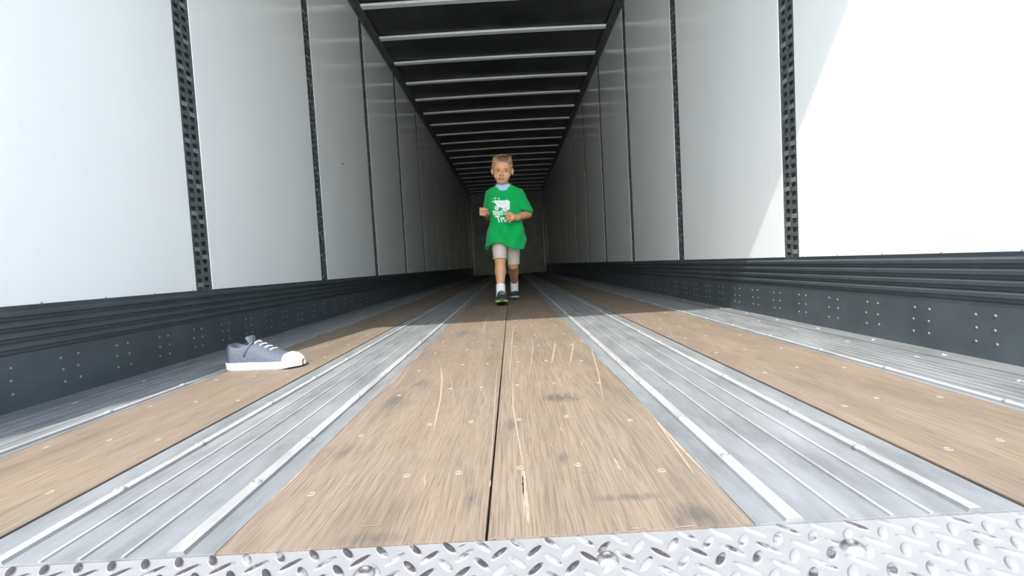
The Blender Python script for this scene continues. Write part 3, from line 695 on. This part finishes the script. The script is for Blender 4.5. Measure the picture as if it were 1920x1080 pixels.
hxw = np.array([A(u, v, 3.78)[0] for u, v in zip(hx, hv)]); hzw = np.array([A(u, v, 3.78)[2] for u, v in zip(hx, hv)])
hem = lambda X, Y: np.interp(X, hxw, hzw)*np.clip((3.93-Y)/.1, 0, 1)+(A(945, 467, 3.9)[2])*(1-np.clip((3.93-Y)/.1, 0, 1))
shirt.put((-.34, 3.68, .40), (.26, 4.10, .70), lambda X, Y, Z: (Z-hem(X, Y)), .004, 'sub')
for p_, d_ in ((A(985.5, 397, 3.86), np.array([-.24, -.10, -.96])), (SD+np.array([0, 0, .004]), dL)):
    d_ = d_/np.linalg.norm(d_)
    def cut(X, Y, Z, p_=p_, d_=d_):
        t = (X-p_[0])*d_[0]+(Y-p_[1])*d_[1]+(Z-p_[2])*d_[2]; rr = np.sqrt((X-p_[0])**2+(Y-p_[1])**2+(Z-p_[2])**2)
        inside = tf(X, Y, Z)+.004 < 0
        return np.where(inside, .03, np.maximum(-t, rr-.13))
    shirt.put(p_-.14, p_+.14, cut, .004, 'sub')
def inner(X, Y, Z): return np.maximum(tor(X, Y, Z)+.010, Z-(hem(X, Y)+.075))
shirt.put((-.30, 3.70, .38), (.24, 4.06, .70), inner, .003, 'sub')
shirt.cone(SB-dR*.045, SB+dR*.08, .046, .060, .003, 'sub'); shirt.cone(SD-dL*.03, SD+dL*.08, .043, .046, .003, 'sub')
for a_, b_, ra, rb, k_ in ((A(969.5, 364, 3.778), A(974.0, 393, 3.790), .003, .009, .014), (A(919.5, 370, 3.785), A(918.5, 394, 3.80), .003, .006, .012), (A(921, 424, 3.768), A(947, 441, 3.762), .005, .002, .014), (A(930, 440, 3.758), A(952, 452, 3.760), .003, .002, .012), (A(958, 420, 3.765), A(978, 432, 3.772), .003, .002, .014)):
    shirt.cone(a_, b_, ra, rb, k_, 'sub')
NK = A(943.5, 345, 3.845)
shirt.ell(NK+np.array([0, -.035, -.008]), (.063, .062, .036), .004, 'sub'); shirt.ell(NK+np.array([0, .03, .012]), (.055, .06, .05), .004, 'sub')
V, Q = shirt.mesh(); so = bpart('t_shirt', V, Q, MAT['green'])
BV = BVHTree.FromPolygons([tuple(p) for p in V], [tuple(map(int, f)) for f in Q])
# pale blue undershirt showing in the neckline
us = SDF((-.20, 3.70, .84), (.14, 4.02, 1.06), .0032)
us.put((-.17, 3.72, .86), (.12, 4.0, 1.0), lambda X, Y, Z: np.maximum(tf(X, Y, Z)+.007, A(943, 375, YT)[2]-Z), .002)
us.cone(A(943, 352.5, 3.838), A(942.6, 347.2, 3.832), .060, .0555, .012)
us.ell(A(942.5, 344, 3.825), (.0535, .053, .020), .004, 'sub')
V2, Q2 = us.mesh(); bpart('undershirt', V2, Q2, MAT['blue'])

# print on the chest, laid on the cloth
def on_shirt(u, v, lift):
    d = ray(u, v); d = d/np.linalg.norm(d); h_ = BV.ray_cast(Vector(CAM), Vector(d), 10)
    return np.array(h_[0])-d*lift if h_[0] is not None else None
pr = MB(); pg = MB()
def poly_print(mb_, pts, lift=.0016, n=7):
    bm = bmesh.new(); vv = [bm.verts.new((u, v, 0)) for u, v in pts]; f = bm.faces.new(vv); bmesh.ops.triangulate(bm, faces=[f])
    for _ in range(2): bmesh.ops.subdivide_edges(bm, edges=[e for e in bm.edges if e.calc_length() > 2.5], cuts=1); bmesh.ops.triangulate(bm, faces=bm.faces[:])
    bm.verts.index_update(); P_ = [on_shirt(v.co.x, v.co.y, lift) for v in bm.verts]
    if all(p is not None for p in P_): mb_.add(P_, [[v.index for v in f.verts] for f in bm.faces])
    bm.free()
def circ(u, v, r, n=18, s_=1.0): return [(u+r*s_*math.cos(2*math.pi*k/n), v+r*math.sin(2*math.pi*k/n)) for k in range(n)]
poly_print(pr, [(925.5,376.5),(928,375.6),(947,375.8),(949,374.6),(952.5,375.2),(956.5,378.2),(951,379),(950.6,381.2),(953.5,382),(955.6,383),(955.8,393),(952,393),(951.5,389),(944,390),(937,389),(932,386),(929.5,382),(926.5,380)])
poly_print(pr, circ(931.4, 390, 4.6, 20, .88)); poly_print(pr, circ(947.3, 392, 5.0))
for u, v in ((931.4, 390), (947.3, 392)):
    for r0_, r1_ in ((2.2, 3.1), (.2, 1.0)):
        o_ = circ(u, v, r1_, 16, .92); i_ = circ(u, v, r0_, 16, .92)
        P_ = [on_shirt(*q, .0026) for q in o_+i_]; pg.add(P_, [(k, (k+1) % 16, 16+(k+1) % 16, 16+k) for k in range(16)])
for a, b in (((931, 378.8), (949, 379.4)), ((932.5, 381), (948, 381.6)), ((934.5, 383.6), (946, 384.2)), ((951.2, 383.2), (951.6, 389))):
    d_ = np.array(b)-a; d_ = np.array([-d_[1], d_[0]])/np.linalg.norm(d_)*.22; poly_print(pg, [tuple(a+d_), tuple(b+d_), tuple(b-d_), tuple(a-d_)], .0026)
for u, v, s_ in ((927.8, 372, 1.5), (935.4, 372.4, 1.3)):                      # little birds
    poly_print(pr, [(u-s_, v-s_*.9), (u-.2, v+s_*.3), (u+s_*.9, v-s_*1.3), (u+s_*.6, v+s_), (u-.2, v+s_*1.3)])
for u, v, r_ in ((922.8, 372.6, .7), (931.5, 371.7, .6), (923.2, 378.2, 1.2), (925.2, 378.8, .7), (956.4, 400.6, 1.0), (961, 400.7, .7)): poly_print(pr, circ(u, v, r_, 8))
poly_print(pr, [(944.6,400.6),(946.4,400.2),(946.7,398.2),(948.2,398.2),(948.4,400.2),(950.2,400.6),(948.6,401.8),(948.5,403.4),(946.2,403.4),(946.2,401.8)])
def text_print(word, quad):
    """lettering fitted into the four pixel corners (top left, top right, bottom right, bottom left)"""
    cu = bpy.data.curves.new('t', 'FONT'); cu.body = word; cu.offset = .04; cu.resolution_u = 3; ob = bpy.data.objects.new('t', cu); COL.objects.link(ob)
    bpy.context.view_layer.update(); me = bpy.data.meshes.new_from_object(ob.evaluated_get(bpy.context.evaluated_depsgraph_get()))
    co = np.array([v.co[:] for v in me.vertices]); lo = co.min(0); hi = co.max(0); q = (co-lo)/(hi-lo+1e-9)
    tl, tr, br, bl = map(np.array, quad); P_ = []
    for s_, t_ in zip(q[:, 0], 1-q[:, 1]):
        uv = (tl*(1-s_)+tr*s_)*(1-t_)+(bl*(1-s_)+br*s_)*t_; p = on_shirt(uv[0], uv[1], .0018); P_.append(p if p is not None else np.array(A(*uv, 3.77)))
    pr.add(P_, [list(p.vertices) for p in me.polygons])
    bpy.data.objects.remove(ob); bpy.data.curves.remove(cu); bpy.data.meshes.remove(me)
text_print('touch', [(923.4, 391.8), (943.8, 392.4), (943.4, 403.6), (924.4, 403.6)])
text_print('Truck', [(928.0, 404.4), (962.5, 402.0), (963.0, 415.0), (932.6, 417.6)])
po = bpart('print', pr.v, pr.f, MAT['print'], so, False); tag(po, 'white print of a dump truck and the words touch Truck'); po.location = (0, 0, 0)
p2 = bpart('print_lines', pg.v, pg.f, MAT['printgrey'], so, False)

# shorts
sh = SDF((-.32, 3.66, .24), (.24, 4.16, .66), .0036)
sh.cone(A(938, 440, 3.93), A(960, 440, 3.94), .086, .086, .03)
H1 = A(937.6, 486.0, 3.832); H2 = A(961.8, 495.5, 4.0)
sh.cone(A(936.4, 452, 3.905), H1, .066, .0545, .012); sh.cone(H1, H1-np.array([0, 0, .05]), .0545, .0545, .01); sh.cone(A(961.6, 454, 3.95), H2, .064, .0545, .012); sh.cone(H2, H2-np.array([0, 0, .05]), .0545, .0545, .01)
for a_, c_, sg in ((A(936.2, 452, 3.905), H1, -1), (A(961.8, 454, 3.945), H2, 1)):
    d_ = (c_-a_)/np.linalg.norm(c_-a_)
    def cut(X, Y, Z, c_=c_, d_=d_, sg=sg):
        mid = A(949.7, 470, 3.9)[0]; t = (X-c_[0])*d_[0]*.3+(Y-c_[1])*d_[1]*.3+(Z-c_[2])*d_[2]
        return np.maximum(-t, -sg*(X-mid))
    sh.put(c_-.13, c_+.13, cut, .003, 'sub'); sh.cone(c_-d_*.04, c_+d_*.08, .0475, .0475, .003, 'sub')
sh.put((-.32, 3.6, .2), (.24, 4.2, .45), lambda X, Y, Z: Z-(H2[2]-.012), .002, 'sub')
mid_ = A(949.7, 480, 3.9)[0]
sh.put((-.32, 3.6, .2), (.24, 4.2, .48), lambda X, Y, Z: np.maximum(np.abs(X-mid_)-.005, Z-(H1[2]-.004)), .003, 'sub')
V, Q = sh.mesh(); sho = bpart('shorts', V, Q, MAT['khaki'])
for a_, c_, rr in ((A(936.2, 452, 3.905), H1, .0552),):
    d_ = (c_-a_)/np.linalg.norm(c_-a_); m = MB(); e1 = np.cross(d_, (1, 0, 0)); e1 /= np.linalg.norm(e1); e2 = np.cross(d_, e1)
    up_ = c_+np.array([0, 0, .022]); m.tube([up_+rr*(np.array([1,0,0])*math.cos(t)+np.array([0,1,0])*math.sin(t)) for t in np.linspace(0, 2*math.pi, 25)], .0012, 5, cap=False); bpart('hem_seam', m.v, m.f, MAT['khaki'], sho)

# socks
def sock(top, bot, r0, r1):
    m = MB(); n = 14; pts = []; rads = []
    for i in range(n+1):
        t = i/n; pts.append(top+(bot-top)*t); rads.append((r0+(r1-r0)*t)*(1+.035*math.sin(i*2.6)))
    m.tube(pts, rads, 20); ft = bot+np.array([0, -.035, -.012]); m.tube([bot+(top-bot)*.55, bot+np.array([0, -.010, .006]), ft], [r1*.8, r1*.98, r1*.8], 20); return bpart('sock', m.v, m.f, MAT['sock'])
sock(A(938.7, 534.0, 3.785), A(939.2, 557, 3.745), .0375, .0365); sock(A(964.2, 523.6, 4.275), A(964.6, 545, 4.300), .0355, .0365)

# shoes
def make_shoe(par, M, L, W, H, mats, name='shoe', label=None, toe_lime=True, inv=None):
    """local frame: heel at y = 0, toe at y = L; parts are children of an upper"""
    ts = [0, .02, .06, .13, .22, .32, .42, .52, .62, .72, .80, .87, .93, .97, 1.0]
    ww = np.interp(ts, [0, .03, .12, .3, .45, .62, .75, .88, .96, 1], [.30, .60, .80, .80, .80, .95, 1.0, .90, .62, .22])*W/2
    hh = np.interp(ts, [0, .06, .2, .34, .45, .6, .75, .88, .96, 1], [.80, .98, .90, .98, .86, .66, .52, .46, .38, .26])*H
    off = [0 if t < .4 else .03*W*math.sin((t-.4)*5) for t in ts]
    zs_ = .028 if H < .12 else .030
    def T(p): return np.array(M @ Vector(p))
    n = 17; vs_ = []
    for t, w, h_, x0 in zip(ts, ww, hh, off):
        for j in range(n):
            a = math.pi*j/(n-1); c = math.cos(a); s_ = math.sin(a); x = w*np.sign(c)*abs(c)**.7; z = zs_*.7+(h_-zs_*.7)*s_**.75
            if .05 < t < .36 and s_ > .72: z = min(z, zs_*.7+(h_-zs_*.7)*(.90-1.6*(s_-.72)*math.sin(math.pi*(t-.05)/.31)))
            vs_.append(T((x0+x*(1+.0), t*L, z)))
    k = len(ts); fs_ = [(i*n+j, i*n+j+1, (i+1)*n+j+1, (i+1)*n+j) for i in range(k-1) for j in range(n-1)] + [tuple(range(n)), tuple((k-1)*n+j for j in reversed(range(n)))]
    fo = [mats['upper'], mats['trim']]
    conv = (lambda V_: V_) if inv is None else inv
    root = bpart(name, vs_, fs_, mats['upper'], par) if inv is None else link_mesh(name, [conv(v) for v in vs_], fs_, mats['upper'], par, True)
    def sub(nm, mb_, mat, smooth=True):
        return bpart(nm, mb_.v, mb_.f, mat, root, smooth) if inv is None else link_mesh(nm, [conv(np.array(v)) for v in mb_.v], mb_.f, mat, root, smooth)
    # sole
    m = MB(); q = []
    for zz, g_ in ((0, .92), (.006, 1.03), (zs_*.85, 1.07), (zs_, 1.02)):
        ring = []
        for t, w, x0 in zip(ts, ww, off): ring.append((x0+w*g_+.0005, t*L+(t-.5)*.006*g_, zz+(.012*max(0, (t-.72)/.28)**2 if zz < .01 else .006*max(0, (t-.8)/.2)**2)))
        for t, w, x0 in reversed(list(zip(ts, ww, off))): ring.append((x0-w*g_-.0005, t*L+(t-.5)*.006*g_, zz+(.012*max(0, (t-.72)/.28)**2 if zz < .01 else .006*max(0, (t-.8)/.2)**2)))
        q.append([T(p) for p in ring])
    r_ = len(q[0]); m.v = [tuple(p) for a in q for p in a]
    for i in range(3):
        for j in range(r_): m.f.append((i*r_+j, i*r_+(j+1) % r_, (i+1)*r_+(j+1) % r_, (i+1)*r_+j))
    m.f += [tuple(reversed(range(r_))), tuple(3*r_+j for j in range(r_))]; sub('sole', m, mats['sole'], False)
    # toe bumper
    m = MB(); vs2 = []; tt = np.linspace(.84 if toe_lime else .82, 1.012, 7)
    for t in tt:
        w = np.interp(min(t, 1), ts, ww)*(1.13 if toe_lime else 1.06)+.002; h_ = np.interp(min(t, 1), ts, hh)*(.58 if toe_lime else .98)
        for j in range(n):
            a = math.pi*j/(n-1); c = math.cos(a); s_ = math.sin(a); vs2.append(T((np.interp(min(t,1), ts, off)+w*np.sign(c)*abs(c)**.6, t*L+.005, .007+(h_-.005)*s_**.55)))
    m.v = [tuple(p) for p in vs2]; m.f = [(i*n+j, i*n+j+1, (i+1)*n+j+1, (i+1)*n+j) for i in range(6) for j in range(n-1)]+[tuple(6*n+j for j in reversed(range(n)))]
    sub('toe_cap', m, mats['toe'])
    # tongue and laces
    m = MB(); w = np.interp(.36, ts, ww)*.55
    m.cbox(-w, w, -.006, .006, 0, .032, .003); Rt = Matrix.Translation((0, .36*L, np.interp(.36, ts, hh)-.012)) @ Matrix.Rotation(.5, 4, 'X'); m.v = [tuple(T(Rt @ Vector(v))) for v in m.v]; sub('tongue', m, mats['upper'])
    for t in (.42, .49, .56, .63):
        m = MB(); w = np.interp(t, ts, ww)*.62; h_ = np.interp(t, ts, hh)
        m.tube([T((-w, t*L, h_*.86)), T((-w*.5, t*L+.004, h_*.99+.001)), T((0, t*L+.002, h_+.0025)), T((w*.5, t*L-.003, h_*.99+.001)), T((w, t*L, h_*.86))], .0028, 6); sub('lace', m, mats['trim'])
    # side tabs at the collar
    for s_ in (-1, 1):
        m = MB(); w = np.interp(.3, ts, ww); h_ = np.interp(.34, ts, hh)
        m.tube([T((s_*w*.99, .30*L, h_*.50)), T((s_*w*.80, .35*L, h_*.80)), T((s_*w*.52, .39*L, h_*.97))], [.0032, .005, .0042], 6); sub('collar_tab', m, mats['tab'])
    return root
SM = dict(upper=MAT['shoe'], trim=MAT['shoegrey'], sole=MAT['soledark'], toe=MAT['lime'], tab=MAT['lime'])
heel1 = A(939.2, 566, 3.84); T1 = Matrix.Translation((A(939.3, 560, 3.72)[0], 3.805, .0)) @ Matrix.Rotation(math.pi+.05, 4, 'Z') @ Matrix.Rotation(math.radians(7), 4, 'X')
make_shoe(boy, T1, .215, .090, .112, SM)
SM2 = dict(SM, toe=MAT['soledark'], sole=MAT['solepale'])
T2 = Matrix.Translation((A(964.8, 555, 4.22)[0], 4.395, .0)) @ Matrix.Rotation(math.pi+.03, 4, 'Z')
make_shoe(boy, T2, .215, .090, .112, SM2)
m = MB(); m.tube([A(911.5, 400, 3.79)+np.array([math.cos(t)*.030, .0, math.sin(t)*.030]) for t in np.linspace(0, 2*math.pi, 21)], .004, 6, cap=False); bpart('wrist_band', m.v, m.f, MAT['band'])

# ------------------------------------------------------------------ sneaker resting on the outer board
MAT['snk'] = plain('slate grey canvas', (.07,.085,.11), .8, 0, .2, 150); MAT['white'] = plain('white rubber', (.80,.80,.80), .5, 0, .04, 60); MAT['sollow'] = plain('brown rubber sole', (.10,.075,.06), .7)
sx, sy = -.958, 1.655
snk = bpy.data.objects.new('sneaker', None); COL.objects.link(snk); snk.location = (sx, sy, 0)
tag(snk, 'slate grey sneaker with a white toe cap on the board beside the shaded wall', 'shoe')
MS = Matrix.Translation((sx, sy, 0)) @ Matrix.Rotation(-math.pi/2-.06, 4, 'Z')
make_shoe(snk, MS, .262, .100, .105, dict(upper=MAT['snk'], trim=MAT['white'], sole=MAT['white'], toe=MAT['white'], tab=MAT['snk']), 'upper', toe_lime=False, inv=lambda v: np.array(v)-np.array([sx, sy, 0]))
